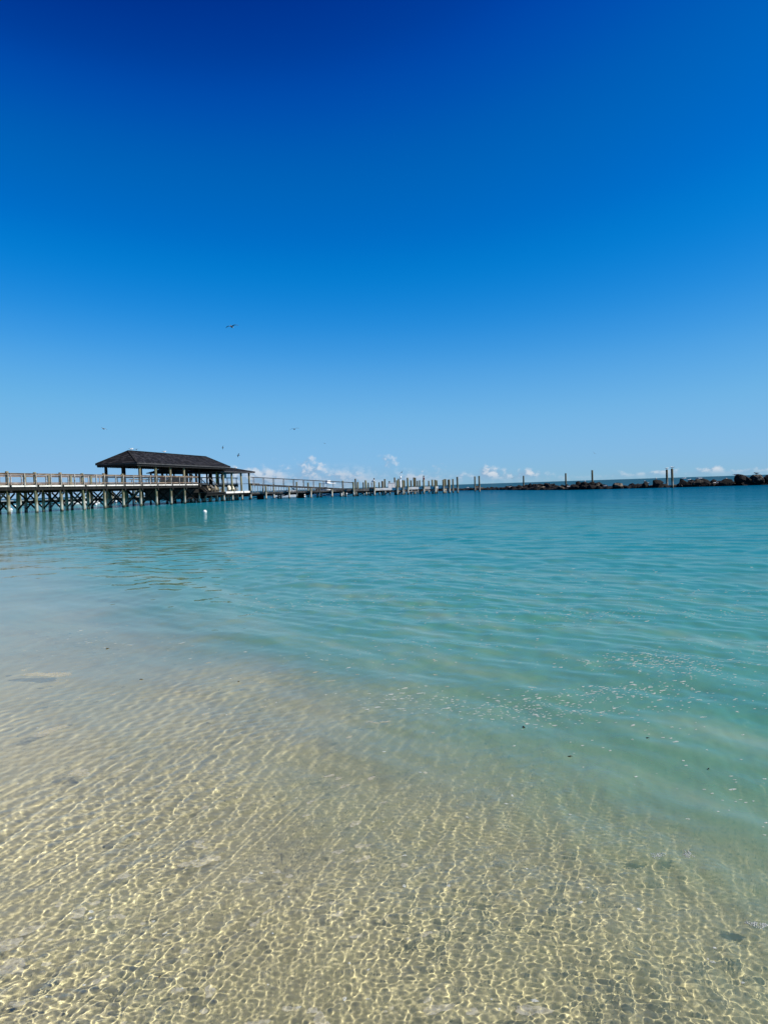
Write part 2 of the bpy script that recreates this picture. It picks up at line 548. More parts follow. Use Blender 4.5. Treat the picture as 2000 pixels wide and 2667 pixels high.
def piling(parent, x, y, z1, z0=-3.2, r=.155, lean=.012):
    return link('piling', piling_mesh(z0, z1, r), parent, (x, y, 0), (rnd.gauss(0, lean), rnd.gauss(0, lean), rnd.random() * 6))


BAY = 3.85
DZ = 2.6


def build_boardwalk():
    root = empty('boardwalk', pier(0, 0), PA, 'long raised timber boardwalk on pilings leading out to the shingled pavilion', 'boardwalk')
    fas = MB().box(-BAY / 2 + .17, BAY / 2 - .17, -.30, -.24, DZ - .15, DZ).mesh('fascia_board', M['fascia'])
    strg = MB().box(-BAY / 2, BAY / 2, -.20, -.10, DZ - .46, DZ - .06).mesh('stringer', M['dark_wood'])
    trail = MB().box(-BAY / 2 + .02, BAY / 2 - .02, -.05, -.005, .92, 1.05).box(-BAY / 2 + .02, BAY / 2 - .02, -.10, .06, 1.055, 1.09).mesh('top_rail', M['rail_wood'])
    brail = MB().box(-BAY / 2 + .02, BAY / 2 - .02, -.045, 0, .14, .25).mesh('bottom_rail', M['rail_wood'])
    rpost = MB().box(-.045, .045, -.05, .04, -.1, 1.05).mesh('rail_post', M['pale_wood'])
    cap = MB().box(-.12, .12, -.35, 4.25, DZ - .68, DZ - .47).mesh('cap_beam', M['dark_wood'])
    i0, i1 = -4, 10
    for i in range(i0, i1 + 1):
        t = BAY * i
        zt = 3.82 + rnd.uniform(-.03, .03)
        if i < 6:
            piling(root, t, -.02 - .25 * 0, zt)
            piling(root, t, 3.9, zt - .05)
        else:
            piling(root, t, 3.9, DZ - .1)
        piling(root, t, 1.95, DZ - .1)
        link('cap_beam', cap, root, (t, 0, 0))
        for a, b in ((.15, 1.82), (2.08, 3.75)):
            k = .07
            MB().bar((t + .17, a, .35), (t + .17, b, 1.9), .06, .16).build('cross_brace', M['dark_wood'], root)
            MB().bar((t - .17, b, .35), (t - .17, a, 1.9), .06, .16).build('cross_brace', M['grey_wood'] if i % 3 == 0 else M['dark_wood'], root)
        if i == i1: break
        tm = t + BAY / 2
        link('fascia_board', fas, root, (tm, -.03 * 0, 0))
        link('stringer', strg, root, (tm, 0, 0))
        link('stringer', strg, root, (tm, 2.1, 0))
        link('stringer', strg, root, (tm, 4.2, 0))
        for yv in (-.2, 4.12):
            link('top_rail', trail, root, (tm, yv, DZ))
            link('bottom_rail', brail, root, (tm, yv, DZ))
            for dx in (-.32, BAY / 2):
                link('rail_post', rpost, root, (t + dx, yv - .1, DZ))
    pl = MB()
    t = i0 * BAY
    while t < i1 * BAY:
        pl.box(t, t + .14, -.32 + rnd.uniform(-.01, .01), 4.3, DZ, DZ + .04)
        t += .15
    tag(pl.build('deck_planks', M['grey_wood'], root), kind='stuff')
    for yv in (-.22, 4.1):
        cb = MB()
        for q in range(5):
            z = DZ + .33 + q * .12
            cb.bar((i0 * BAY, yv, z), (i1 * BAY, yv, z), .012, .012)
        cb.build('rail_cables', M['cable'], root)


build_boardwalk()


def shingle_slope(parent, a, b, c, d, name='roof_slope'):
    """slope a-b along the eave, d-c along the ridge (c above b)"""
    a, b, c, d = map(Vector, (a, b, c, d))
    nrm = (b - a).cross(d - a).normalized()
    if nrm.z < 0: nrm = -nrm
    sl = MB()
    th = nrm * -.08
    if (c - d).length < 1e-3:
        sl.add([a, b, c, a + th, b + th, c + th], [(0, 1, 2), (3, 5, 4), (0, 3, 4, 1), (1, 4, 5, 2), (2, 5, 3, 0)])
    else:
        sl.add([a, b, c, d, a + th, b + th, c + th, d + th], [(0, 1, 2, 3), (4, 7, 6, 5), (0, 4, 5, 1), (1, 5, 6, 2), (2, 6, 7, 3), (3, 7, 4, 0)])
    so_ = sl.build(name, M['trim'], parent)
    L = ((d + c) / 2 - (a + b) / 2).length
    rows = max(3, int(L / .27))
    sh = MB()
    for k in range(rows):
        f0, f1 = k / rows, min(1.0, (k + 1.25) / rows)
        pa, pb = a.lerp(d, f0), b.lerp(c, f0)
        qa, qb = a.lerp(d, f1), b.lerp(c, f1)
        n = max(1, int((pb - pa).length / .42))
        o = rnd.random() * .5
        for j in range(n + 1):
            u0, u1 = max(0, (j - o) / n), min(1, (j + .95 - o) / n)
            if u1 - u0 < .1 / n: continue
            lift = nrm * (.022 + rnd.random() * .022)
            low = nrm * .004
            dz = Vector((0, 0, rnd.uniform(-.02, .015)))
            p = [pa.lerp(pb, u0) + lift + dz, pa.lerp(pb, u1) + lift + dz, qa.lerp(qb, u1) + low, qa.lerp(qb, u0) + low]
            e = [p[0] - lift * .9, p[1] - lift * .9]
            sh.add(p + e, [(0, 1, 2, 3), (0, 4, 5, 1), (0, 3, 4), (1, 5, 2)])
    tag(sh.build('shingles', M['shingle'], so_), kind='stuff')
    return so_


def valance(parent, a, b, drop=.26, step=.46):
    """scalloped board hanging under an eave"""
    a, b = Vector(a), Vector(b)
    n = max(2, int((b - a).length / step))
    d = (b - a).normalized()
    side = d.cross(Vector((0, 0, 1))) * .025
    m = MB()
    for j in range(n):
        p0, p1 = a.lerp(b, j / n), a.lerp(b, (j + 1) / n)
        prof = [p0, p1]
        for q in range(7):
            an = math.pi * q / 6
            prof.append((p0 + p1) / 2 + d * math.cos(an) * (p1 - p0).length * .5 + Vector((0, 0, -.10 - math.sin(an) * (drop - .10))))
        k = len(prof)
        vs_ = [p + side for p in prof] + [p - side for p in prof]
        fs_ = [tuple(range(k)), tuple(reversed(range(k, 2 * k)))] + [(i, (i + 1) % k, (i + 1) % k + k, i + k) for i in range(k)]
        m.add(vs_, fs_)
    return m.build('valance', M['trim'], parent)


def hip_roof(root, t0, t1, v0, v1, ze, zr, run0, run1, with_valance=True):
    vm = (v0 + v1) / 2
    A, B, C, D = (t0, v0, ze), (t1, v0, ze), (t1, v1, ze), (t0, v1, ze)
    r0, r1 = (t0 + run0, vm, zr), (t1 - run1, vm, zr)
    shingle_slope(root, A, B, r1, r0)
    shingle_slope(root, C, D, r0, r1)
    shingle_slope(root, D, A, r0, r0)
    shingle_slope(root, B, C, r1, r1)
    e = MB()
    for p, q in ((A, B), (B, C), (C, D), (D, A)):
        e.bar(Vector(p) + Vector((0, 0, -.09)), Vector(q) + Vector((0, 0, -.09)), .06, .14)
    e.build('eave_board', M['drip'], root)
    h = MB()
    h.bar(Vector(r0) + Vector((0, 0, .04)), Vector(r1) + Vector((0, 0, .04)), .26, .06)
    for p, q in ((A, r0), (D, r0), (B, r1), (C, r1)):
        h.bar(Vector(p) + Vector((0, 0, .05)), Vector(q) + Vector((0, 0, .05)), .20, .05)
    h.build('ridge_cap', M['trim'], root)
    if with_valance:
        i = .12
        z = ze - .16
        for p, q in (((t0 + i, v0 + i, z), (t1 - i, v0 + i, z)), ((t1 - i, v0 + i, z), (t1 - i, v1 - i, z)),
                     ((t1 - i, v1 - i, z), (t0 + i, v1 - i, z)), ((t0 + i, v1 - i, z), (t0 + i, v0 + i, z))):
            valance(root, p, q)


def build_pavilion():
    T0 = 22.4
    root = empty('pavilion', pier(T0, 0), PA, 'long open pavilion with dark shingled hip roof and scalloped eaves on the boardwalk', 'pavilion')
    # local origin at t = 22.4
    hip_roof(root, -.75, 26.9, -.55, 4.75, 5.15, 6.70, 2.8, 2.9)
    for k in range(4):                                    # lit front posts stand in the water
        piling(root, BAY * (6 + k) - T0, -.02, 4.92, lean=.004)
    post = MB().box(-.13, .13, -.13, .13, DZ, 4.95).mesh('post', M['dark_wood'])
    for k in range(7):
        for v in ((2.1, 4.3) if k in (0, 6) else (4.3,)):
            link('post', post, root, (.7 + 4.1 * k, v, 0))
    for t in (17.2, 21.2, 25.3):
        link('post', post, root, (t, 1.9, 0))
    bm_ = MB()
    for v in (.0, 2.1, 4.3):
        bm_.box(0, 26.2, v - .1, v + .1, 4.92, 5.12)
    for k in range(8):
        bm_.box(.6 + 3.6 * k, .78 + 3.6 * k, 0, 4.3, 4.78, 4.92)
    bm_.build('ceiling_beam', M['dark_wood'], root)
    w = MB()                                              # boarded store below the deck
    t = 5.0
    while t < 18.6:
        w.box(t, t + .27, 1.68, 1.73 + rnd.uniform(0, .02), .62 + rnd.uniform(-.04, .04), DZ - .05)
        t += .285
    t = 18.6  # added dark backing, stands for shade in the void under the terrace
    while t < 25.2:
        w.box(t, t + .27, 2.26, 2.31 + rnd.uniform(0, .02), .55 + rnd.uniform(-.04, .04), DZ - .05)
        t += .285
    w.build('skirt_and_dark_backing', M['dark_wood'], root)
    bar = MB().box(11.5, 18.4, 2.6, 3.0, DZ + .04, DZ + 1.05).box(11.3, 18.6, 2.4, 3.1, DZ + 1.05, DZ + 1.11)
    bar.build('bar_counter', M['dark_wood'], root)


build_pavilion()


def build_shelter():
    T0, V0 = 46.0, 4.9
    root = empty('shelter', pier(T0, V0), PA, 'lower dark gabled shelter tucked behind the long hip-roofed pavilion', 'shelter')
    ze, zr, Wd, Ln = 4.60, 5.30, 6.6, 12.2
    A, B, C, D = (0, 0, ze), (Ln, 0, ze), (Ln, Wd, ze), (0, Wd, ze)
    r0, r1 = (0, Wd / 2, zr), (Ln, Wd / 2, zr)
    shingle_slope(root, A, B, r1, r0)
    shingle_slope(root, C, D, r0, r1)
    pm = MB().box(-.1, .1, -.1, .1, DZ, ze - .02).mesh('post', M['dark_wood'])
    for t in (.5, 4.2, 8, Ln - .5):
        for v in (.5, Wd - .5):
            link('post', pm, root, (t, v, 0))
    b = MB()
    for v in (.5, Wd - .5):
        b.box(0, Ln, v - .09, v + .09, ze - .1, ze + .02)
    b.build('ceiling_beam', M['dark_wood'], root)


build_shelter()


def build_porch():
    T0 = 49.3
    root = empty('porch', pier(T0, 0), PA, 'low hip-roofed porch over the waterside lower deck with white chairs', 'porch')
    hip_roof(root, -2.4, 10.1, -.6, 5.9, 4.5, 5.34, 3.2, 4.7, with_valance=False)
    for t in (47.7, 51.0, 54.9, 58.2):
        piling(root, t - T0, 0, 4.36, lean=.006)
    pm = MB().box(-.1, .1, -.1, .1, DZ, 4.42).mesh('post', M['dark_wood'])
    for t in (47.7, 51.0, 54.9, 58.2):
        link('post', pm, root, (t - T0, 5.3, 0))
    b = MB().box(-2.2, 9.3, -.1, .1, 4.3, 4.42).box(-2.2, 9.3, 5.2, 5.4, 4.3, 4.42)
    b.build('ceiling_beam', M['pale_wood'], root)
    rf = MB()
    for k in range(20):
        rf.box(-2.2 + .62 * k, -2.12 + .62 * k, -.55, .2, 4.34, 4.44)
    rf.build('rafter_tails', M['pale_wood'], root)


build_porch()


def build_lower_deck():
    T0 = 41.0
    root = empty('lower_deck', pier(T0, 0), PA, 'low timber deck with white edge board under the porch, close to the water', 'deck')
    z = 1.45
    pl = MB()
    t = 0
    while t < 17.6:
        pl.box(t, t + .14, -.3, 2.3, z - .04, z)
        t += .15
    tag(pl.build('deck_planks', M['grey_wood'], root), kind='stuff')
    ed = (6.6, 9.9, 13.8, 17.4)
    for a, b in zip(ed[:-1], ed[1:]):
        MB().box(a + .15, b - .15, -.36, -.305, z - .27, z + .01).build('fascia_board', M['fascia'], root)
    MB().box(0, 6.5, -.36, -.305, z - .2, z + .01).build('fascia_board', M['dark_wood'], root)
    MB().box(0, 17.4, -.2, -.05, z - .5, z - .06).box(0, 17.4, 2.0, 2.15, z - .5, z - .06).build('stringer', M['dark_wood'], root)
    for k in range(9):
        piling(root, .6 + 2.05 * k, 2.15, z - .1)
        piling(root, .4 + 2.05 * k, 1.0, z - .1, r=.12)
    # posts and slats of the upper level's edge behind it
    st = MB()
    for q in range(7):
        f = q / 6
        st.box(3.0 + 2.2 * f, 3.35 + 2.2 * f, .5, 1.9, z + 1.05 * (1 - f) - .0, z + 1.05 * (1 - f) + .05)
    st.build('stair_treads', M['grey_wood'], root)
    for yv in (.45, 1.95):
        MB().bar((2.9, yv, z + 1.0), (5.5, yv, z - .02), .06, .26).build('stair_stringer', M['grey_wood'], root)
        MB().bar((2.9, yv, z + 2.05), (5.5, yv, z + 1.0), .06, .1).build('stair_rail', M['grey_wood'], root)


build_lower_deck()


def build_upper_terrace():
    T0 = 38.6
    root = empty('upper_terrace', pier(T0, 0), PA, 'upper timber terrace behind the lower deck joining boardwalk and sloping ramp', 'deck')
    pl = MB()
    t = 0
    while t < 21.0:
        pl.box(t, t + .14, 2.4 if t > 2.4 else -.3, 11.8, DZ, DZ + .04)
        if t > 17.9: pl.box(t, t + .14, -1.2, 2.38, DZ, DZ + .04)
        t += .15
    tag(pl.build('deck_planks', M['grey_wood'], root), kind='stuff')
    MB().box(2.4, 20.9, 2.42, 2.52, DZ - .4, DZ - .01).box(2.4, 20.9, 11.5, 11.6, DZ - .4, DZ - .01).build('stringer', M['dark_wood'], root)
    MB().box(17.9, 21.0, -1.22, -1.14, DZ - .3, DZ - .01).build('fascia_board', M['grey_wood'], root)
    for k in range(8):
        for v in (2.9, 7.2, 11.2):
            piling(root, 2.8 + 2.55 * k, v, DZ - .1)
    sl = MB()
    for k in range(18):
        x = 11.2 + k * .55
        sl.box(x, x + .09, 2.36, 2.41, 1.5, DZ)
    sl.build('slats', M['pale_wood'], root)
    rp = MB().box(-.045, .045, -.045, .045, DZ, DZ + 1.05).mesh('rail_post', M['grey_wood'])
    for k in range(10):
        link('rail_post', rp, root, (3.2 + 1.9 * k, 2.47, 0))
        link('rail_post', rp, root, (1.2 + 2.1 * k, 11.6, 0))
    for v in (2.47, 11.6):
        for z0, z1 in ((.95, 1.09), (.12, .22)):
            MB().box(2.6, 20.9, v - .04, v + .04, DZ + z0, DZ + z1).build('rail', M['grey_wood'], root)


build_upper_terrace()


def build_ramp():
    root = empty('ramp', (-21.3, 124.2, 0), math.atan2(1.0, 16.4), 'long timber ramp with slatted side sloping down from terrace to low dock', 'ramp')
    L = 16.5
    sl = -1.36 / L
    zz = lambda x: DZ + sl * x
    pl = MB()
    x = 0
    while x < L:
        z = zz(x)
        pl.box(x, x + .14, .0, 2.3, z - .04, z)
        x += .15
    tag(pl.build('deck_planks', M['grey_wood'], root), kind='stuff')
    for y in (-.06, 2.36):
        MB().bar((0, y, zz(0) - .14), (L, y, zz(L) - .14), .07, .30).build('stringer', M['grey_wood'], root)
        MB().bar((0, y, zz(0) + 1.06), (L, y, zz(L) + 1.02), .09, .11).build('top_rail', M['grey_wood'], root)
        for q in range(11):
            x = .3 + 1.62 * q
            MB().box(x - .045, x + .045, y - .045, y + .045, zz(x) - .1, zz(x) + 1.02).build('rail_post', M['pale_wood'] if y < 0 else M['grey_wood'], root)
        c = MB()
        for q in range(4):
            c.bar((0, y, zz(0) + .3 + q * .18), (L, y, zz(L) + .3 + q * .18), .012, .012)
        c.build('rail_cables', M['cable'], root)
    MB().box(0, L, -.10, -.02, .88, 1.17).build('low_beam', M['grey_wood'], root)
    MB().box(0, L, 2.3, 2.4, .90, 1.12).box(0, L, 1.0, 1.15, .8, 1.1).build('low_beam', M['dark_wood'], root)
    s_ = MB().box(-.05, .05, -.03, .03, 0, 1).mesh('slat', M['pale_wood'])
    for q in range(38):
        x = .25 + .42 * q
        h = zz(x) - .28 - 1.16
        if h > .05:
            link('slat', s_, root, (x, -.05, 1.16), None, (1, 1, h))
    for x in (2.4, 6.1, 9.6, 13.0):
        piling(root, x, -.28, zz(x) - .22, r=.15)
    for x in (.9, 4.2, 4.6, 7.6, 10.6, 11.2, 14.4, 15.2):
        piling(root, x, 2.0, .95, r=.16)
    for x in (1.3, 7.9):                                   # boxed-in pile bents
        MB().box(x - .55, x + .55, 1.2, 1.9, -3, .95).build('pile_box', M['dark_wood'], root)


build_ramp()


def build_dock():
    root = empty('low_dock', (-4.8, 124.9, 0), math.atan2(2.2, 16.0), 'low timber dock with white edge boards at the seaward end of the ramp', 'dock')
    L = 16.0
    z = 1.22
    pl = MB()
    x = -.3
    while x < L:
        pl.box(x, x + .14, .0, 2.6, z - .04, z)
        x += .15
    tag(pl.build('deck_planks', M['grey_wood'], root), kind='stuff')
    ed = (.0, 3.35, 7.1, 8.05, 8.9, 11.5, 13.4, 14.8, 15.8)
    tops = (2.36, 2.4, 2.42, 2.4, 2.78, 2.36, 2.3, 2.26, 2.28)
    for k, x in enumerate(ed):
        piling(root, x, -.26, tops[k])
    for k, (a, b) in enumerate(zip(ed[:-1], ed[1:])):
        MB().box(a + .16, b - .16, -.10, -.02, z - .38, z + .01).build('fascia_board', M['grey_wood'] if k == 0 else M['fascia'], root)
    MB().box(0, L, .05, .2, z - .45, z - .05).box(0, L, 2.3, 2.45, z - .45, z - .05).build('stringer', M['dark_wood'], root)
    for a, b, zc in ((11.6, 13.9, .66), (12.3, 15.4, .42), (8.2, 10.9, .5)):
        MB().box(a, b, -.08, -.01, zc - .05, zc + .05).build('waler', M['pale_wood'], root)
    for k in range(8):
        piling(root, .9 + 2.1 * k, 2.3, 1.1 if k % 2 else 2.35)
    for k in range(7):
        MB().bar((1.2 + 2.1 * k, 2.1, .2), (2.9 + 2.1 * k, 2.1, 1.0), .06, .15).build('cross_brace', M['dark_wood'], root)


build_dock()


def build_marina_dock():
    root = empty('marina_dock', (-75, 134, 0), 0.0, 'long low marina dock seen beyond and beneath the raised boardwalk', 'dock')
    L, z = 76.0, 1.15
    pl = MB().box(0, L, 0, 2.4, z - .05, z)
    pl.build('deck', M['grey_wood'], root)
    k = 0
    x = 0
    while x < L:
        MB().box(x + .17, x + 3.83, -.08, -.01, z - .19, z + .01).build('fascia_board', M['fascia'], root)
        piling(root, x, -.2, 2.75 + rnd.uniform(-.3, .25))
        if k % 2: piling(root, x + 1.7, 2.5, 2.7 + rnd.uniform(-.4, .3))
        MB().bar((x + .2, .3, .15), (x + 3.7, .3, .85), .07, .14).build('cross_brace', M['dark_wood'], root)
        x += 4.0
        k += 1
    MB().box(0, L, .1, .3, z - .5, z - .06).box(0, L, 2.0, 2.2, z - .6, z - .06).build('stringer', M['dark_wood'], root)


build_marina_dock()

# mooring pilings that stand alone in the water
LONE = [
    (12.0, 124.3, 2.64, .145, 'tall lone piling standing just past the end of the low dock', None),
    (17.0, 143.0, 2.80, .14, 'thin far piling of the leaning pair between dock end and breakwater', None),
    (16.6, 133.0, 2.78, .15, 'taller near piling of the pair between dock end and breakwater', None),
    (27.4, 150.5, 2.70, .15, 'lone piling rising behind the low far stretch of breakwater rocks', None),
    (29.5, 124.5, 2.66, .14, 'shorter lone piling behind the breakwater bend with pale rocks', None),
    (32.3, 119.0, 2.95, .15, 'tall lone piling behind dark breakwater rocks with pale slab below', None),
    (41.6, 113.0, 2.60, .16, 'piling behind the large boulders, back one of the right-hand pair', None),
    (39.1, 104.2, 2.62, .16, 'piling standing in open water in front of the large boulders', None),
]
for x, y, zt, r, lab, g in LONE:
    o = link('mooring_piling', piling_mesh(-3.2, zt, r, 'shaded_piling'), None, (x, y, 0), (R(rnd.uniform(-.8, .8)), R(rnd.uniform(-.8, .8)), rnd.random() * 6))
    tag(o, lab, 'piling', 'lone mooring pilings')
TOPS = [(-4.61, 130, 2.94), (-3.59, 140, 2.36), (-3.01, 136.8, 2.52), (-2.8, 146, 2.3), (-.74, 142, 2.28), (-.17, 138, 2.44),
        (.29, 133, 2.76), (1.15, 138, 2.4), (1.97, 129, 2.91), (2.7, 133, 2.74), (3.18, 140, 2.35), (3.8, 137, 2.45), (4.85, 134, 2.39),
        (5.21, 130.2, 2.83), (5.68, 136, 2.85), (6.25, 140, 2.32), (6.42, 136, 2.35), (8.22, 139, 2.25), (9.26, 133, 2.24),
        (10.35, 130.6, 2.37), (10.79, 133, 2.41), (11.15, 131.6, 2.3), (11.7, 129.5, 2.36)]
for x, y, zt in TOPS:
    o = link('mooring_piling', piling_mesh(-3.2, zt, .14, 'shaded_piling'), None, (x, y, 0), (R(rnd.uniform(-.7, .7)), R(rnd.uniform(-.7, .7)), rnd.random() * 6))
    if zt > 2.7: lab = 'tall mooring piling behind the low dock, topping the shorter ones around it'
    elif x > 9: lab = 'short mooring piling in the tight cluster behind the low dock end'
    elif x < -2: lab = 'short mooring piling behind the foot of the sloping ramp'
    else: lab = 'short weathered mooring piling behind the middle of the low dock'
    tag(o, lab, 'piling', lab.split(' piling ')[0] + ' pilings ' + ('among the short ones' if zt > 2.7 else lab.split(' piling ')[1]))

# ================================================================== breakwater
def rock_mat():
    m, N = new_mat('breakwater_rock')
    geo = N.n('ShaderNodeNewGeometry')
    oi = N.n('ShaderNodeObjectInfo')
    pos = geo.outputs['Position']
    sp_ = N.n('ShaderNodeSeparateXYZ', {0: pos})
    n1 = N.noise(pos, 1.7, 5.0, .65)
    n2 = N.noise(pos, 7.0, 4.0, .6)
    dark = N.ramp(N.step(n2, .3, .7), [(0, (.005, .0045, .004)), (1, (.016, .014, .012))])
    tan = N.ramp(n2, [(0, (.06, .05, .038)), (1, (.26, .22, .165))])  # dry pale stone and droppings; also paints in sunlit rock tops
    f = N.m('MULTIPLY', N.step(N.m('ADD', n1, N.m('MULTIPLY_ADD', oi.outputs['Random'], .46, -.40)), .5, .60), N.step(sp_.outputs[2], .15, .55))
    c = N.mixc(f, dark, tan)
    b = N.n('ShaderNodeBsdfPrincipled', {'Base Color': c, 'Roughness': .9, 'Specular IOR Level': .2})
    bn = N.n('ShaderNodeBump', {'Strength': .8, 'Distance': .12, 'Height': n2})
    N.nt.links.new(bn.outputs[0], b.inputs['Normal'])
    N.n('ShaderNodeOutputMaterial', {0: b.outputs[0]})
    return m


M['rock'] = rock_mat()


def rock_mesh(seed):
    r_ = random.Random(seed)
    bm = bmesh.new()
    bmesh.ops.create_icosphere(bm, subdivisions=2, radius=1.0)
    planes = [(Vector((r_.gauss(0, 1), r_.gauss(0, 1), r_.gauss(0, .8))).normalized(), r_.uniform(.45, .78)) for _ in range(14)]
    for v in bm.verts:
        for n, dd in planes:
            q = v.co.dot(n) - dd
            if q > 0: v.co -= n * q * .92
        v.co *= 1.25 * (1 + r_.uniform(-.05, .05))
    me = bpy.data.meshes.new('rock')
    bm.to_mesh(me)
    bm.free()
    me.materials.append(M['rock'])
    return me


def build_breakwater():
    root = empty('breakwater', (34, 114, 0), 0, 'long breakwater of dark piled boulders with tan patches and perched gulls', 'breakwater')
    base = Vector((34, 114, 0))
    path = [(-60, 215), (-20, 205), (4, 194), (18, 179), (24, 161.5), (26.7, 134), (29.4, 118.2), (34.1, 114.4), (40.9, 110), (46.5, 107.2), (52.4, 105.4), (64, 100), (80, 95)]
    kinds = [rock_mesh(90 + k) for k in range(10)]
    rr = random.Random(77)

    def put(x, y, z, s, sz):
        o = link('rock', rr.choice(kinds), root, (x - base.x, y - base.y, z), (rr.uniform(-.4, .4), rr.uniform(-.4, .4), rr.random() * 6.28), (s * rr.uniform(.85, 1.2), s * rr.uniform(.85, 1.15), sz))
        return o
    cum = [0]
    for p, q in zip(path[:-1], path[1:]):
        cum.append(cum[-1] + math.dist(p, q))

    def at(d):
        for k in range(len(path) - 1):
            if d <= cum[k + 1]:
                f = (d - cum[k]) / (cum[k + 1] - cum[k])
                p, q = Vector(path[k]), Vector(path[k + 1])
                n = (q - p).normalized()
                return p.lerp(q, f), Vector((-n.y, n.x))
    d = 0.0
    n_put = 0
    while d < cum[-1] - .2:
        p, nr = at(d)
        x = p.x
        if x > 45: top, size = .8, (.65, 1.05)
        elif x > 33: top, size = .78, (.5, .9)
        elif x > 25: top, size = .95, (.45, .75)
        elif x > 0: top, size = .62, (.45, .75)
        else: top, size = 1.1, (.8, 1.3)
        for row in range(3 if x > 0 else 2):
            s = rr.uniform(*size)
            off = row * 1.25 + rr.uniform(-.3, .3)
            side = nr if nr.y > 0 else -nr
            hump = .75 + .5 * math.sin(d * .55) * math.sin(d * .21 + 1)
            zt = top * hump * (.55, 1.0, .85)[row] * rr.uniform(.8, 1.15)
            q = p + side * off
            put(q.x, q.y, zt - s * .62, s, s * rr.uniform(.65, .9))
            n_put += 1
        d += rr.uniform(.75, 1.15) if x > 0 else 2.3
    for x, y, s, zt in ((34.6, 113.6, .95, 1.0), (37.9, 111.6, .8, 1.05), (39.4, 110.9, 1.1, 1.28), (42.6, 108.9, 1.15, 1.22), (44.2, 108.3, 1.1, 1.30),
                        (47.3, 106.5, 1.25, 1.22), (49.2, 106.2, 1.0, 1.55), (50.2, 105.9, .9, 1.4), (51.2, 105.4, 1.05, 1.62), (52.6, 105.2, 1.0, 1.35), (53.9, 104.7, 1.1, 1.45)):
        put(x, y, zt * .88 - s * .64, s * .80, s * .72)
    core = MB()                                            # packed rubble under the boulders
    sec = []
    d = 0.0
    while d < cum[-1]:
        p, nr = at(d)
        side = nr if nr.y > 0 else -nr
        j = rr.uniform(-.2, .2)
        sec.append([(p.x + side.x * o - base.x, p.y + side.y * o - base.y, z) for o, z in ((-1.6, -3), (-.25 + j, .05), (.5, .28 + j), (2.2, .35 + j), (3.4, .0), (5, -3))])
        d += 1.6
    vs_ = [q for s in sec for q in s]
    k = 6
    fs_ = [(i * k + j, i * k + j + 1, (i + 1) * k + j + 1, (i + 1) * k + j) for i in range(len(sec) - 1) for j in range(k - 1)]
    core.add(vs_, fs_)
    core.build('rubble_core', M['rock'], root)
    return n_put


print('rocks', build_breakwater())
# ================================================================== birds
def gull_parts(spread):
    """meshes of one gull: body, wing (left), tail; flying gulls have spread wings"""
    b = MB()
    b.tube([(-.22, 0, .0), (-.14, 0, .0), (0, 0, -.01), (.12, 0, .01), (.19, 0, .045), (.235, 0, .05), (.27, 0, .045)],
           [.018, .05, .075, .066, .045, .042, .012], 10)
    body = b.mesh('body', M['feather_white'], True)
    bk = MB()
    bk.tube([(.262, 0, .043), (.30, 0, .036), (.325, 0, .024)], [.014, .011, .003], 6)
    beak = bk.mesh('beak', M['beak'])
    t = MB()
    t.add([(-.19, -.03, 0), (-.19, .03, 0), (-.34, .06, .0), (-.34, -.06, .0), (-.19, -.03, .012), (-.19, .03, .012), (-.34, .06, .006), (-.34, -.06, .006)],
          [(0, 3, 2, 1), (4, 5, 6, 7), (0, 1, 5, 4), (1, 2, 6, 5), (2, 3, 7, 6), (3, 0, 4, 7)])
    tail = t.mesh('tail', M['feather_white'])
    w = MB()
    if spread:
        st = [(.0, .11, -.09, .02), (.16, .12, -.06, .09), (.32, .10, -.04, .115), (.48, .04, -.07, .075), (.60, -.09, -.13, .02)]
    else:
        st = [(.045, .12, .0, .05), (.078, .10, -.10, .03), (.07, .02, -.24, .02), (.03, -.12, -.36, .03)]
    vs_, fs_ = [], []
    for y, x0, x1, z in st:
        th = .014 if spread else .02
        vs_ += [(x0, y, z), (x1, y, z - .01), (x1, y, z - .01 - th * .4), (x0, y, z - th)]
    for i in range(len(st) - 1):
        for j in range(4):
            fs_.append((i * 4 + j, i * 4 + (j + 1) % 4, (i + 1) * 4 + (j + 1) % 4, (i + 1) * 4 + j))
    fs_ += [(0, 3, 2, 1), tuple((len(st) - 1) * 4 + j for j in range(4))]
    w.add(vs_, fs_)
    wing = w.mesh('wing', M['feather_grey'])
    l_ = MB().tube([(.0, .025, -.06), (.01, .025, -.19)], .008, 5)
    l_.box(-.0, .05, .01, .04, -.195, -.185)
    leg = l_.mesh('leg', M['beak'])
    return body, beak, tail, wing, leg


GP = {True: gull_parts(True), False: gull_parts(False)}


def gull(loc, rot, spread, label, group=None, s=1.0, dark=False):
    body, beak, tail, wing, leg = GP[spread]
    o = empty('gull', loc, 0, label, 'gull', group)
    o.rotation_euler = rot
    o.scale = (s, s, s)
    bd = link('body', body, o)
    link('beak', beak, o)
    link('tail', tail, o)
    link('wing', wing, o)
    link('wing', wing, o, None, None, (1, -1, 1))
    if not spread:
        link('leg', leg, o)
        link('leg', leg, o, None, None, (1, -1, 1))
    if dark:
        for c in (bd,):
            c.material_slots[0].link = 'OBJECT'
            c.material_slots[0].material = M['feather_grey']
    return o


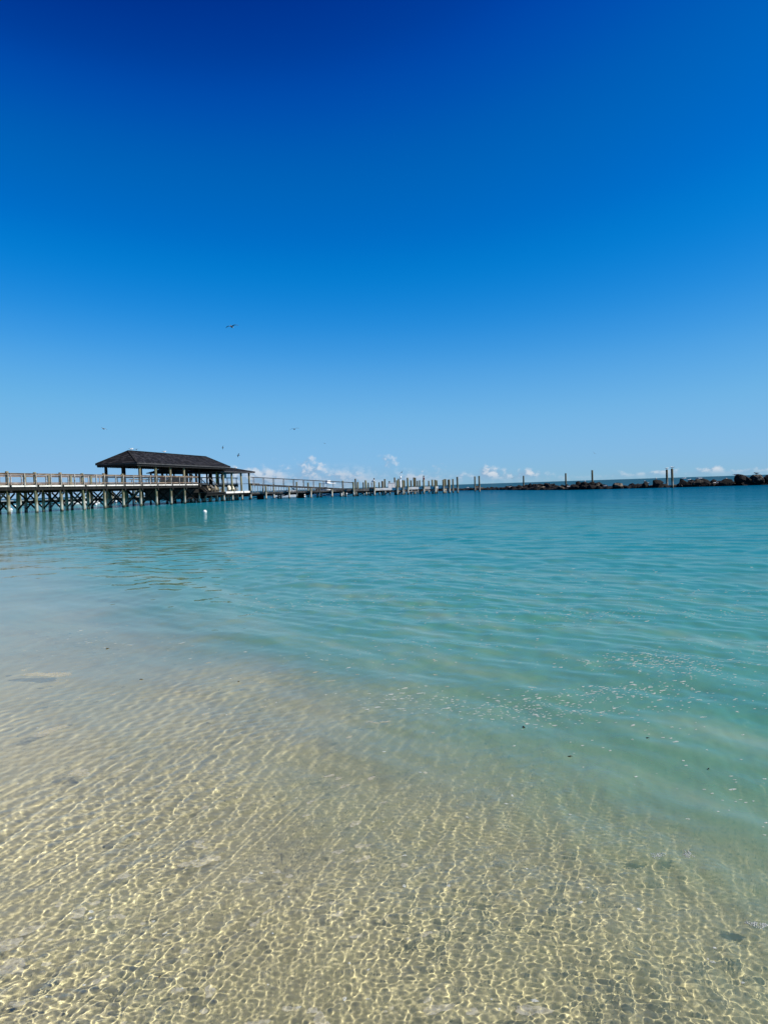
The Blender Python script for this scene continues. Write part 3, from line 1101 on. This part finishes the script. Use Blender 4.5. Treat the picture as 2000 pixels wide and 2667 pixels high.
FLY = [  # x, y, z, yaw, roll, label
    (-13.18, 70, 16.28, 1.35, .10, 'gull gliding highest in the open sky, well above the pavilion roof', 1.0),
    (-32.3, 90, 9.2, 1.2, -.30, 'small gull flying alone in the sky over the boardwalk railing', .75),
    (-10.68, 95, 8.84, 1.75, .14, 'gull with long level wings flying over the sloping ramp', .95),
    (-24.7, 120, 8.29, .4, .95, 'small banking gull flying over the far end of pavilion roof', .55),
    (-22.32, 120, 7.02, .5, .7, 'banking gull flying low just beyond the pavilion roof end', .75),
    (-14.02, 190, 12.55, 1.0, -.2, 'tiny distant gull flying over the ramp, far beyond the docks', .7),
    (2.88, 118, 3.52, 1.9, .75, 'gull swooping low over the pilings of the low dock', .75),
    (26.86, 160, 2.34, 1.5, .2, 'tiny gull skimming low between dock end and breakwater pilings', .55),
    (46.72, 170, 7.36, 1.0, -.6, 'faint distant gull flying over the sea beyond the breakwater', .7),
    (-29.88, 94, 6.92, 1.5, .1, 'gull flying just above the ridge of the pavilion roof', .6),
]
for x, y, z, yaw, roll, lab, s in FLY:
    gull((x, y, z), (roll, 0, yaw + math.pi), True, lab, 'gulls in flight', s * 1.05, dark=True)

# ray casting is done against the built rocks so that every gull stands on one
bpy.context.view_layer.update()
deps = bpy.context.evaluated_depsgraph_get()


def top_z(x, y, zmax=30.0):
    hit, loc, nrm, idx, ob, mt = sc.ray_cast(deps, Vector((x, y, zmax)), Vector((0, 0, -1)))
    return loc.z if hit else 0.0


ROCKB = [(19.48, 178.6), (25.4, 155), (26.9, 134), (28.6, 123.2), (29.2, 121.4), (29.6, 119.3), (30.2, 118.6), (30.9, 118),
         (33.2, 115.5), (37.9, 111.9), (38.4, 111.7), (39.4, 111.2), (42.5, 109), (43.1, 108.7), (44.1, 108.4), (44.6, 108.2), (46.2, 107.6),
         (46.6, 107.4), (47.6, 106.8), (48.6, 106.4)]
for x, y in ROCKB:
    gull((x, y, top_z(x, y) + .185), (0, 0, rnd.uniform(0, 6.28)), False,
         'white gull resting on the large boulders of the breakwater' if x > 37 else 'white gull resting on the small pale-patched breakwater rocks' if x > 28 else 'white gull resting on the low far breakwater rocks',
         'gulls on the large boulders' if x > 37 else 'gulls on the small rocks' if x > 28 else 'gulls on the far rocks', 1.15)
gull((51.1, 105.4, top_z(51.1, 105.4) + .19), (0, 0, 2.8), False, 'dark-bodied gull standing on the highest breakwater boulder', 'gulls on the breakwater', 1.3, dark=True)
gull((41.6, 113.0, 2.6 + .185), (0, 0, .4), False, 'gull perched on the piling behind the large boulders', None, 1.1)
gull((39.1, 104.2, 2.62 + .185), (0, 0, 3.3), False, 'gull perched on the piling standing in front of the boulders', None, 1.1)
for t, v, lab in ((25.2, 2.1, 'white gull standing on the pavilion ridge at its shoreward end'), (33.6, 2.1, 'white gull standing part way along the pavilion ridge'),
                  (56.2, 1.4, 'white gull standing on the low porch roof')):
    p = pier(t, v)
    gull((p.x, p.y, top_z(p.x, p.y) + .18), (0, 0, 1.0), False, lab, None, 1.1)

# ================================================================== people
def person(loc, yaw, label, shirt, trousers, pose='stand', h=1.72, hair='hair'):
    """one continuous skinned figure facing +x, split by material; hair is a child"""
    s = h / 1.72
    P, E, Rd = [], [], []

    def j(p, r, parent=None):
        P.append(Vector(p) * s)
        Rd.append(r * s)
        if parent is not None: E.append((parent, len(P) - 1))
        return len(P) - 1
    hipz = .92 if pose != 'sit' else .52
    fwd = .0
    lean = {'stand': .0, 'bend': .34, 'sit': .04, 'lean': .12}[pose]
    pel = j((0, 0, hipz), .115)
    wst = j((lean * .30, 0, hipz + .18), .105, pel)
    chs = j((lean * .85, 0, hipz + .40), .125, wst)
    shz = hipz + .52 - lean * .25
    nk = j((lean * 1.2, 0, shz + .04), .055, chs)
    hd = j((lean * 1.35 + .01, 0, shz + .15), .085, nk)
    hd2 = j((lean * 1.4 + .02, 0, shz + .24), .085, hd)
    j((lean * 1.4 + .115, 0, shz + .165), .016, hd)
    nlimb = len(P)
    for sd in (-1, 1):
        shd = j((lean * 1.05, sd * .17, shz - .03), .055, chs)
        if pose == 'stand':
            elb = j((-.02, sd * .24, shz - .31), .042, shd)
            wr = j((.07, sd * .25, shz - .55), .030, elb)
        else:
            elb = j((lean + .12, sd * .24, shz - .26), .042, shd)
            wr = j((lean + .34, sd * .18, shz - .33), .030, elb)
        d = (P[wr] - P[elb]).normalized() / s
        pm = j(P[wr] / s + d * .06, .034, wr)
        for q, ln in enumerate((.075, .085, .08, .065)):
            f1 = j(P[pm] / s + d * .04 + Vector((.03 - .02 * q, 0, 0)), .011, pm)
            j(P[f1] / s + d * ln * .6 + Vector((.004, -sd * .012, 0)), .008, f1)
        j(P[wr] / s + d * .06 + Vector((.05, -sd * .02, 0)), .011, wr)
        hp = j((0, sd * .09, hipz - .05), .09, pel)
        if pose == 'sit':
            kn = j((.43, sd * .12, hipz - .03), .065, hp)
            an = j((.44, sd * .12, .09), .043, kn)
        else:
            kn = j((.03, sd * .11, .49), .062, hp)
            an = j((-.02, sd * .12, .09), .043, kn)
        j(P[an] / s + Vector((.15, sd * .02, -.045)), .036, an)
    me = bpy.data.meshes.new('person')
    me.from_pydata(P, E, [])
    o = bpy.data.objects.new('tmp', me)
    COL.objects.link(o)
    md = o.modifiers.new('skin', 'SKIN')
    for v, r in zip(me.skin_vertices[0].data, Rd):
        v.radius = (r, r)
        v.use_root = False
    me.skin_vertices[0].data[0].use_root = True
    ss = o.modifiers.new('sub', 'SUBSURF')
    ss.levels = ss.render_levels = 1
    dg = bpy.context.evaluated_depsgraph_get()
    out = bpy.data.meshes.new_from_object(o.evaluated_get(dg))
    bpy.data.objects.remove(o)
    for m in (M['skin'], shirt, trousers): out.materials.append(m)
    out.shade_smooth()
    for p in out.polygons:
        c = p.center / s
        if c.z > shz + .035: k = 0
        elif c.z > hipz + .02 and abs(c.y) < .235: k = 1
        elif c.z > hipz + .02: k = 0 if c.z < shz - .2 else 1
        elif abs(c.y) > .20 and c.z > hipz - .25: k = 0
        elif c.z > .12: k = 2
        else: k = 0
        p.material_index = k
    root = empty('person', loc, yaw, label, 'person')
    link('body', out, root)
    hm = MB()
    c0 = Vector((lean * 1.4 + .0, 0, shz + .235)) * s
    pts, rads = [], []
    for q in range(6):
        a = q / 5
        pts.append(c0 + Vector((-.02, 0, -.06 + a * .18)) * s)
        rads.append((.085, .105, .108, .098, .07, .02)[q] * s)
    hm.tube(pts, rads, 10)
    hm.build('hair', M[hair], root, True)
    return root


blk = cloth('black_cloth', (.015, .015, .018))
red = cloth('dark_red_cloth', (.20, .02, .03))
wht = cloth('white_cloth', (.75, .74, .72))
nav = cloth('navy_cloth', (.02, .025, .05))
brt = cloth('bright_red_cloth', (.55, .06, .05))
person((6.75, 126.9 + .9, 1.22), 3.6, 'person in dark red shirt standing on the low dock', red, blk, 'stand', 1.78)
person((-1.9, 126.5, 1.22), .1, 'person in white shirt bending forward on the low dock', wht, blk, 'bend', 1.7)
for t, v, yw, lab, sh, ps in ((43.6, 3.1, 2.5, 'person in dark clothes standing at the pavilion bar', blk, 'stand'),
                              (45.3, 3.3, .6, 'dark-clothed person leaning forward beside the pavilion bar', nav, 'lean'),
                              (49.9, 3.1, 4.4, 'person in dark clothes by the stairs under the porch roof', blk, 'stand'),
                              (54.3, 3.0, 4.6, 'dark-clothed person at the terrace rail by the yellow-green board', nav, 'lean')):
    p = pier(t, v)
    person((p.x, p.y, DZ + .04), yw, lab, sh, blk, ps, 1.72)
for t, v, lab, sh in ((31.6, 1.6, 'person in bright red top sitting inside the pavilion railing', brt), (33.2, 1.7, 'person in white top sitting inside the pavilion railing', wht)):
    p = pier(t, v)
    person((p.x, p.y, DZ + .04), -.2, lab, sh, blk, 'sit', 1.7)
    st = empty('bench', (p.x, p.y, DZ + .04), PA, 'small dark stool under the person in %s top' % ('red' if sh is brt else 'white'), 'stool')
    MB().box(-.25, .25, -.2, .2, .38, .43).build('seat', M['dark_wood'], st)
    lg = MB().box(-.025, .025, -.025, .025, 0, .38).mesh('leg', M['dark_wood'])
    for a in (-.2, .2):
        for b in (-.15, .15):
            link('leg', lg, st, (a, b, 0))

# ================================================================== chairs, sign, boards
def adirondack(loc, yaw, label, mat, group=None):
    root = empty('deck_chair', loc, yaw, label, 'chair', group)
    sl = MB()
    for k in range(5):
        sl.box(-.25 + .11 * k, -.15 + .11 * k, -.28, .28, .24 + .03 * k, .26 + .03 * k)
    sl.build('seat', mat, root)
    for k in range(5):
        y = -.22 + .11 * k
        hgt_k = .98 - .06 * abs(k - 2)
        MB().bar((-.22, y, .22), (-.52, y * 1.25, hgt_k), .02, .095, (0, 1, 0)).build('back_slat', mat, root)
    for sd in (-1, 1):
        MB().box(-.38, .34, sd * .36 - .07, sd * .36 + .07, .54, .565).build('arm', mat, root)
        MB().box(.24, .32, sd * .33 - .02, sd * .33 + .02, 0, .54).build('leg', mat, root)
        MB().bar((.3, sd * .30, .32), (-.55, sd * .30, .04), .03, .10).build('leg', mat, root)
        MB().box(-.38, -.31, sd * .33 - .02, sd * .33 + .02, .16, .54).build('arm_support', mat, root)
    return root


for t, v, yw, lab, mt in ((52.6, .75, -.5, 'cream slatted deck chair on the lower deck, nearer the teal sign', M['cream']),
                          (54.0, .7, -.3, 'cream slatted deck chair on the lower deck, nearer the deck end', M['cream'])):
    adirondack(pier(t, v, 1.45), yw, lab, mt)
for t, lab in ((44.0, 'tan canvas lounge chair on lower deck, beside the dark boarded store'), (45.2, 'tan canvas lounge chair on lower deck, middle of the tan row'),
               (46.5, 'tan canvas lounge chair on lower deck, beside the porch post')):
    adirondack(pier(t, .3, 1.45), -.3, lab, M['canvas'])

p = pier(49.1, .25)
sg = empty('hanging_sign', (p.x, p.y, 3.55), PA, 'teal square sign hanging under the porch eave', 'sign')
MB().box(-.35, .35, -.02, .02, 0, .62).build('panel', M['teal'], sg)
for a in (-.28, .28):
    MB().bar((a, 0, .60), (a, 0, .78), .015, .015).build('hook', M['cable'], sg)
p = pier(51.3, 2.6)
yb = empty('paddleboard', (p.x, p.y, DZ + .04), PA, 'yellow-green board standing upright against the terrace rail', 'board')
bb = MB()
prof = [(.0, .10), (.25, .2), (.7, .25), (1.3, .24), (1.75, .16), (1.92, .04)]
vs_ = [(sx * w, y_, z) for z, w in prof for sx in (-1, 1) for y_ in (-.04, .04)]
fs_ = []
for i in range(len(prof) - 1):
    a = i * 4
    fs_ += [(a, a + 4, a + 5, a + 1), (a + 2, a + 3, a + 7, a + 6), (a, a + 2, a + 6, a + 4), (a + 1, a + 5, a + 7, a + 3)]
fs_ += [(0, 1, 3, 2), (20, 22, 23, 21)]
bb.add(vs_, fs_)
bb.build('board', M['lime'], yb)
MB().box(-.02, .02, -.046, -.041, .25, 1.7).build('stringer_line', M['white'], yb)

# white light post on the dock and dock boxes
lp = empty('light_post', (2.95, 128.4, 0), 0, 'slim white post standing above the pilings behind the low dock', 'post')
MB().tube([(0, 0, -2.5), (0, 0, 2.6)], .09, 8).build('pole', M['white'], lp, True)
MB().tube([(0, 0, 2.6), (0, 0, 3.05), (0, 0, 3.1)], [.13, .13, .03], 8).build('cap', M['white'], lp, True)
for x, y, lab in ((1.15, 127.3, 'white dock box on the low dock beside a piling'), (1.75, 127.5, 'small white utility pedestal on the low dock')):
    db = empty('dock_box', (x, y, 1.22), .13, lab, 'box')
    w_ = .32 if 'box on' in lab else .2
    MB().box(-w_, w_, -.2, .2, 0, .75).build('body', M['white'], db)
    MB().box(-w_ - .03, w_ + .03, -.23, .23, .75, .83).build('lid', M['white'], db)

# ================================================================== boats
def boat(loc, yaw, label, L=7.5, tower=True):
    root = empty('motorboat', loc, yaw, label, 'boat', 'boats moored in the marina')
    secs = [(-.5, .95, .62), (-.3, 1.08, .64), (0, 1.15, .70), (.25, .98, .80), (.42, .55, .92), (.5, .06, 1.0)]
    vs_, fs_ = [], []
    for f, w, z in secs:
        x = f * L
        vs_ += [(x, -w, z), (x, -w * .82, .02), (x, 0, -.35), (x, w * .82, .02), (x, w, z)]
    for i in range(len(secs) - 1):
        for j in range(4):
            fs_.append((i * 5 + j, i * 5 + j + 1, (i + 1) * 5 + j + 1, (i + 1) * 5 + j))
        fs_.append((i * 5 + 4, i * 5, (i + 1) * 5, (i + 1) * 5 + 4))
    fs_ += [(0, 1, 2, 3, 4), (29, 28, 27, 26, 25)]
    MB().add(vs_, fs_).build('hull', M['white'], root)
    MB().box(-.05 * L, .2 * L, -.7, .7, .72, 1.25).build('cabin', M['white'], root)
    MB().add([(.2 * L, -.65, 1.25), (.2 * L, .65, 1.25), (.12 * L, .6, 1.75), (.12 * L, -.6, 1.75), (.19 * L, -.65, 1.22), (.19 * L, .65, 1.22), (.11 * L, .6, 1.73), (.11 * L, -.6, 1.73)],
             [(0, 1, 2, 3), (4, 7, 6, 5), (0, 4, 5, 1), (2, 6, 7, 3), (1, 5, 6, 2), (0, 3, 7, 4)]).build('windscreen', M['glass'], root)
    if tower:
        for x in (-.08, .12):
            for y in (-.62, .62):
                MB().tube([(x * L, y, .7), (x * L, y, 2.35)], .03, 6).build('post', M['cable'], root)
        MB().box(-.14 * L, .18 * L, -.85, .85, 2.35, 2.45).build('hardtop', M['white'], root)
        MB().box(-.03 * L, .05 * L, -.4, .4, 2.45, 3.0).build('flybridge', M['white'], root)
    MB().box(-.55 * L, -.5 * L, -.25, .25, .3, 1.15).build('outboard', M['feather_grey'], root)


boat((-10.6, 149, 0), 2.4, 'white motorboat with raised hardtop moored behind the sloping ramp', 8.5)
boat((-56.2, 144, 0), .9, 'white motorboat with hardtop behind the boardwalk, among the dock pilings', 7.0)
boat((-52.5, 150, 0), 2.2, 'white motorboat with hardtop behind the shoreward end of the pavilion', 8.0)
boat((-18.0, 147, 0), .4, 'low open white motorboat behind the slatted ramp', 6.5, False)

# ================================================================== buoys
def buoy(loc, r, label, group=None):
    root = empty('buoy', loc, 0, label, 'buoy', group)
    n = 9
    b = MB().tube([(0, 0, r * math.sin(-math.pi / 2 + math.pi * q / n) + r * .35) for q in range(1, n)], [r * math.cos(-math.pi / 2 + math.pi * q / n) for q in range(1, n)], 14)
    b.build('float', M['buoy'], root, True)
    MB().tube([(0, 0, r * 1.25), (0, 0, r * 1.5)], r * .16, 8).build('eye', M['cable'], root)


buoy((-12.6, 54.2, 0), .14, 'small white ball buoy floating alone in front of the pavilion')
for x, y in ((-45.6, 94.25), (-70, 142), (-66.5, 139), (-58.2, 131.2), (-54.4, 129), (-46.6, 120), (-44.6, 119.5), (-38.3, 112.3)):
    buoy((x, y, 0), .19, 'white float on the water seen through the boardwalk pilings', 'white floats behind the boardwalk')

# ================================================================== foam and flotsam
def foam_mat():
    m, N = new_mat('sea_foam')
    geo = N.n('ShaderNodeNewGeometry')
    n1 = N.noise(geo.outputs['Position'], 220.0, 2.0)
    c = N.mixc(N.step(n1, .35, .65), (.42, .45, .41), (.60, .63, .59))
    d = N.n('ShaderNodeBsdfDiffuse', {'Color': c})
    t = N.n('ShaderNodeBsdfTransparent')
    mx = N.n('ShaderNodeMixShader', {0: N.step(n1, .25, .6, .25, .7), 1: t.outputs[0], 2: d.outputs[0]})
    N.n('ShaderNodeOutputMaterial', {0: mx.outputs[0]})
    return m


def film_mat():
    m, N = new_mat('foam_film')
    geo = N.n('ShaderNodeNewGeometry')
    n1 = N.noise(geo.outputs['Position'], 60.0, 4.0)
    c = N.mixc(N.step(n1, .35, .65), (.40, .385, .30), (.50, .485, .39))
    d = N.n('ShaderNodeBsdfDiffuse', {'Color': c})
    t = N.n('ShaderNodeBsdfTransparent')
    mx = N.n('ShaderNodeMixShader', {0: N.step(n1, .25, .65, .22, .50), 1: t.outputs[0], 2: d.outputs[0]})
    N.n('ShaderNodeOutputMaterial', {0: mx.outputs[0]})
    return m


M['foam'] = foam_mat()
M['film'] = film_mat()
fr = random.Random(31)


WA = np.array(WAVES)


def wz(x, y):
    c = max(.0032, math.hypot(x, y) * .0017)
    pa, pb, calm = ripple_mods(x, y)
    lam = WA[:, 4]
    g = np.clip((lam / c - 2.7 - 1.3 * min(1, max(0, (math.hypot(x, y) - 3) / 2))) / 2.2, 0, 1) * np.where(lam < .15, np.where(np.arange(len(lam)) % 2 == 0, pa, pb), np.where(lam < 1.3, calm, 1.0))
    return float(np.sum(WA[:, 2] * g * np.sin(WA[:, 0] * x + WA[:, 1] * y + WA[:, 3])))


def fleck(mb, x, y, a, b, rot, h):
    n = 9 if a < .02 else 20
    vs_ = [(x, y, wz(x, y) + h)]
    p1, p2, p3 = fr.random() * 6, fr.random() * 6, fr.random() * 6
    for k in range(n):
        an = 2 * math.pi * k / n
        q = fr.uniform(.6, 1.15) if n == 9 else .8 + .22 * math.sin(2 * an + p1) + .14 * math.sin(3 * an + p2) + .08 * math.sin(7 * an + p3)
        lx, ly = a * q * math.cos(an), b * q * math.sin(an)
        px, py = x + lx * math.cos(rot) - ly * math.sin(rot), y + lx * math.sin(rot) + ly * math.cos(rot)
        vs_.append((px, py, wz(px, py) + .0012))
    mb.add(vs_, [(0, k + 1, (k + 1) % n + 1) for k in range(n)])


fl = MB()
CL = [(1.86, 5.9, .22, .10, 60), (2.08, 5.68, .22, .10, 70), (2.2, 5.43, .16, .12, 40), (.83, 4.81, .16, .10, 50), (1.02, 4.67, .22, .12, 70),
      (1.38, 5.02, .22, .10, 45), (1.61, 5.04, .16, .06, 30), (.11, 5.07, .16, .08, 22), (.4, 4.9, .20, .10, 30), (1.98, 8.03, .6, .22, 60),
      (2.88, 7.74, .7, .20, 70), (2.91, 6.16, .25, .22, 30), (1.95, 4.64, .15, .12, 14), (-.98, 9.46, .6, .3, 40), (.2, 9.53, .9, .35, 60),
      (-3.06, 8.03, .35, .3, 12), (-2.66, 7.46, .35, .3, 12), (-1.97, 6.75, .4, .3, 10), (1.5, 3.38, .12, .14, 12), (.3, 6.6, .6, .25, 30), (-.5, 6.2, .5, .25, 14),
      (3.6, 9.3, .9, .4, 40), (1.2, 11.5, 1.4, .5, 50), (-2.0, 12, 1.2, .5, 30), (1.25, 4.1, .25, .25, 16), (2.4, 4.9, .3, .3, 16)]
for cx, cy_, sx_, sy_, n in CL:
    for _ in range(int(n * 2.4)):
        x, y = fr.gauss(cx, sx_ * 1.35), fr.gauss(cy_, sy_ * 1.25)
        if y < 1.8: continue
        s_ = fr.uniform(.0016, .0050) * (1 + .12 * y) * (1.9 if fr.random() < .10 else 1)
        fleck(fl, x, y, s_ * fr.uniform(1, 2.4), s_, fr.gauss(.1, .4), .002)
for _ in range(120):
    y = 2.0 + 6 * fr.random() ** 1.5
    x = fr.uniform(-.5, .52) * y
    s_ = fr.uniform(.003, .008)
    fleck(fl, x, y, s_ * fr.uniform(1, 1.8), s_, fr.random() * 3, .002)
foam = fl.build('foam_flecks', M['foam'])
tag(foam, 'scattered white foam flecks drifting in streaks on the turquoise shallows', 'foam', kind='stuff')

fm = MB()
FILM = [(-2.06, 4.61, .10), (-1.01, 2.81, .035), (-.79, 2.89, .035), (-.54, 2.74, .03), (-1.08, 2.57, .035), (-1.23, 2.4, .045), (-1.17, 2.28, .06), (-1.2, 2.48, .04),
        (-.54, 2.15, .025), (-.72, 2.91, .05), (-.88, 2.21, .025), (-.66, 2.34, .02), (-.39, 2.0, .045), (-.21, 1.99, .04), (-.30, 2.06, .02), (.1, 2.02, .035), (.35, 2.0, .04), (-2.7, 6.1, .16), (-1.6, 3.9, .07)]
for x, y, s_ in FILM:
    fleck(fm, x, y, s_ * 1.25, s_ * .7, fr.gauss(.6, .4), .0025)
for _ in range(110):
    y = 1.9 + 4.5 * fr.random() ** 1.6
    x = fr.uniform(-.52, .1) * y
    s_ = fr.uniform(.006, .022)
    fleck(fm, x, y, s_ * fr.uniform(1, 1.9), s_, fr.gauss(.6, .5), .002)
film = fm.build('foam_film', M['film'])
tag(film, 'thin greyish foam film patches floating over the shallow sand', 'foam', kind='stuff')


def bubble_patch(x, y, r, label):
    root = empty('foam_patch', (x, y, wz(x, y)), fr.random() * 6, label, 'foam')
    b = MB()
    for _ in range(75):
        a, q = fr.random() * 6.28, fr.random() ** .6
        q *= .75 + .2 * math.sin(3 * a + x * 9) + .12 * math.sin(5 * a)
        px, py = r * q * math.cos(a) * 1.35, r * q * math.sin(a) * .8
        br = fr.uniform(.0012, .0030)
        b.tube([(px, py, -.001), (px, py, br * .45), (px, py, br * .7)], [br, br * .8, br * .25], 6)
    b.build('bubbles', M['foam'], root, True)


bubble_patch(1.08, 2.80, .030, 'round white bubble patch floating beside its larger twin')
bubble_patch(.965, 2.79, .032, 'ragged white bubble patch floating beside its rounder twin')
bubble_patch(1.10, 2.33, .026, 'white bubble patch floating near smaller foam dots in the near shallows')
bubble_patch(1.13, 2.33, .016, 'compact domed bubble cluster touching a flatter bubble patch')


def scrap(x, y, L, rot, label):
    root = empty('seaweed_scrap', (x, y, wz(x, y) + .003), rot, label, 'seaweed')
    b = MB()
    n = 6
    pts = [(L * (q / n - .5), L * .25 * math.sin(q / n * 2.6), .002 * math.sin(q)) for q in range(n + 1)]
    b.tube(pts, [L * .03 + L * .09 * math.sin(math.pi * q / n) for q in range(n + 1)], 6)
    b.build('blade', M['seaweed'], root, True)


scrap(-.70, 2.22, .018, 1.4, 'dark reddish seaweed scrap floating over the brightest rippled sand')
scrap(.43, 2.52, .016, 1.2, 'tiny dark seaweed scrap floating over pale sand')
scrap(.77, 4.39, .038, 1.5, 'curved dark green seaweed blade floating below the foam streak')
for x, y, L in ((.91, 3.89, .025), (-1.05, 3.12, .016), (-1.88, 5.8, .03), (1.38, 4.1, .022), (1.52, 3.65, .02), (-2.6, 7.1, .04), (-1.1, 5.6, .03)):
    scrap(x, y, L, fr.random() * 3, 'small dark seaweed speck adrift on the shallows', )
for o in bpy.data.objects:
    if o.name.startswith('seaweed_scrap') and 'speck' in o.get('label', ''):
        o['group'] = 'seaweed specks adrift'
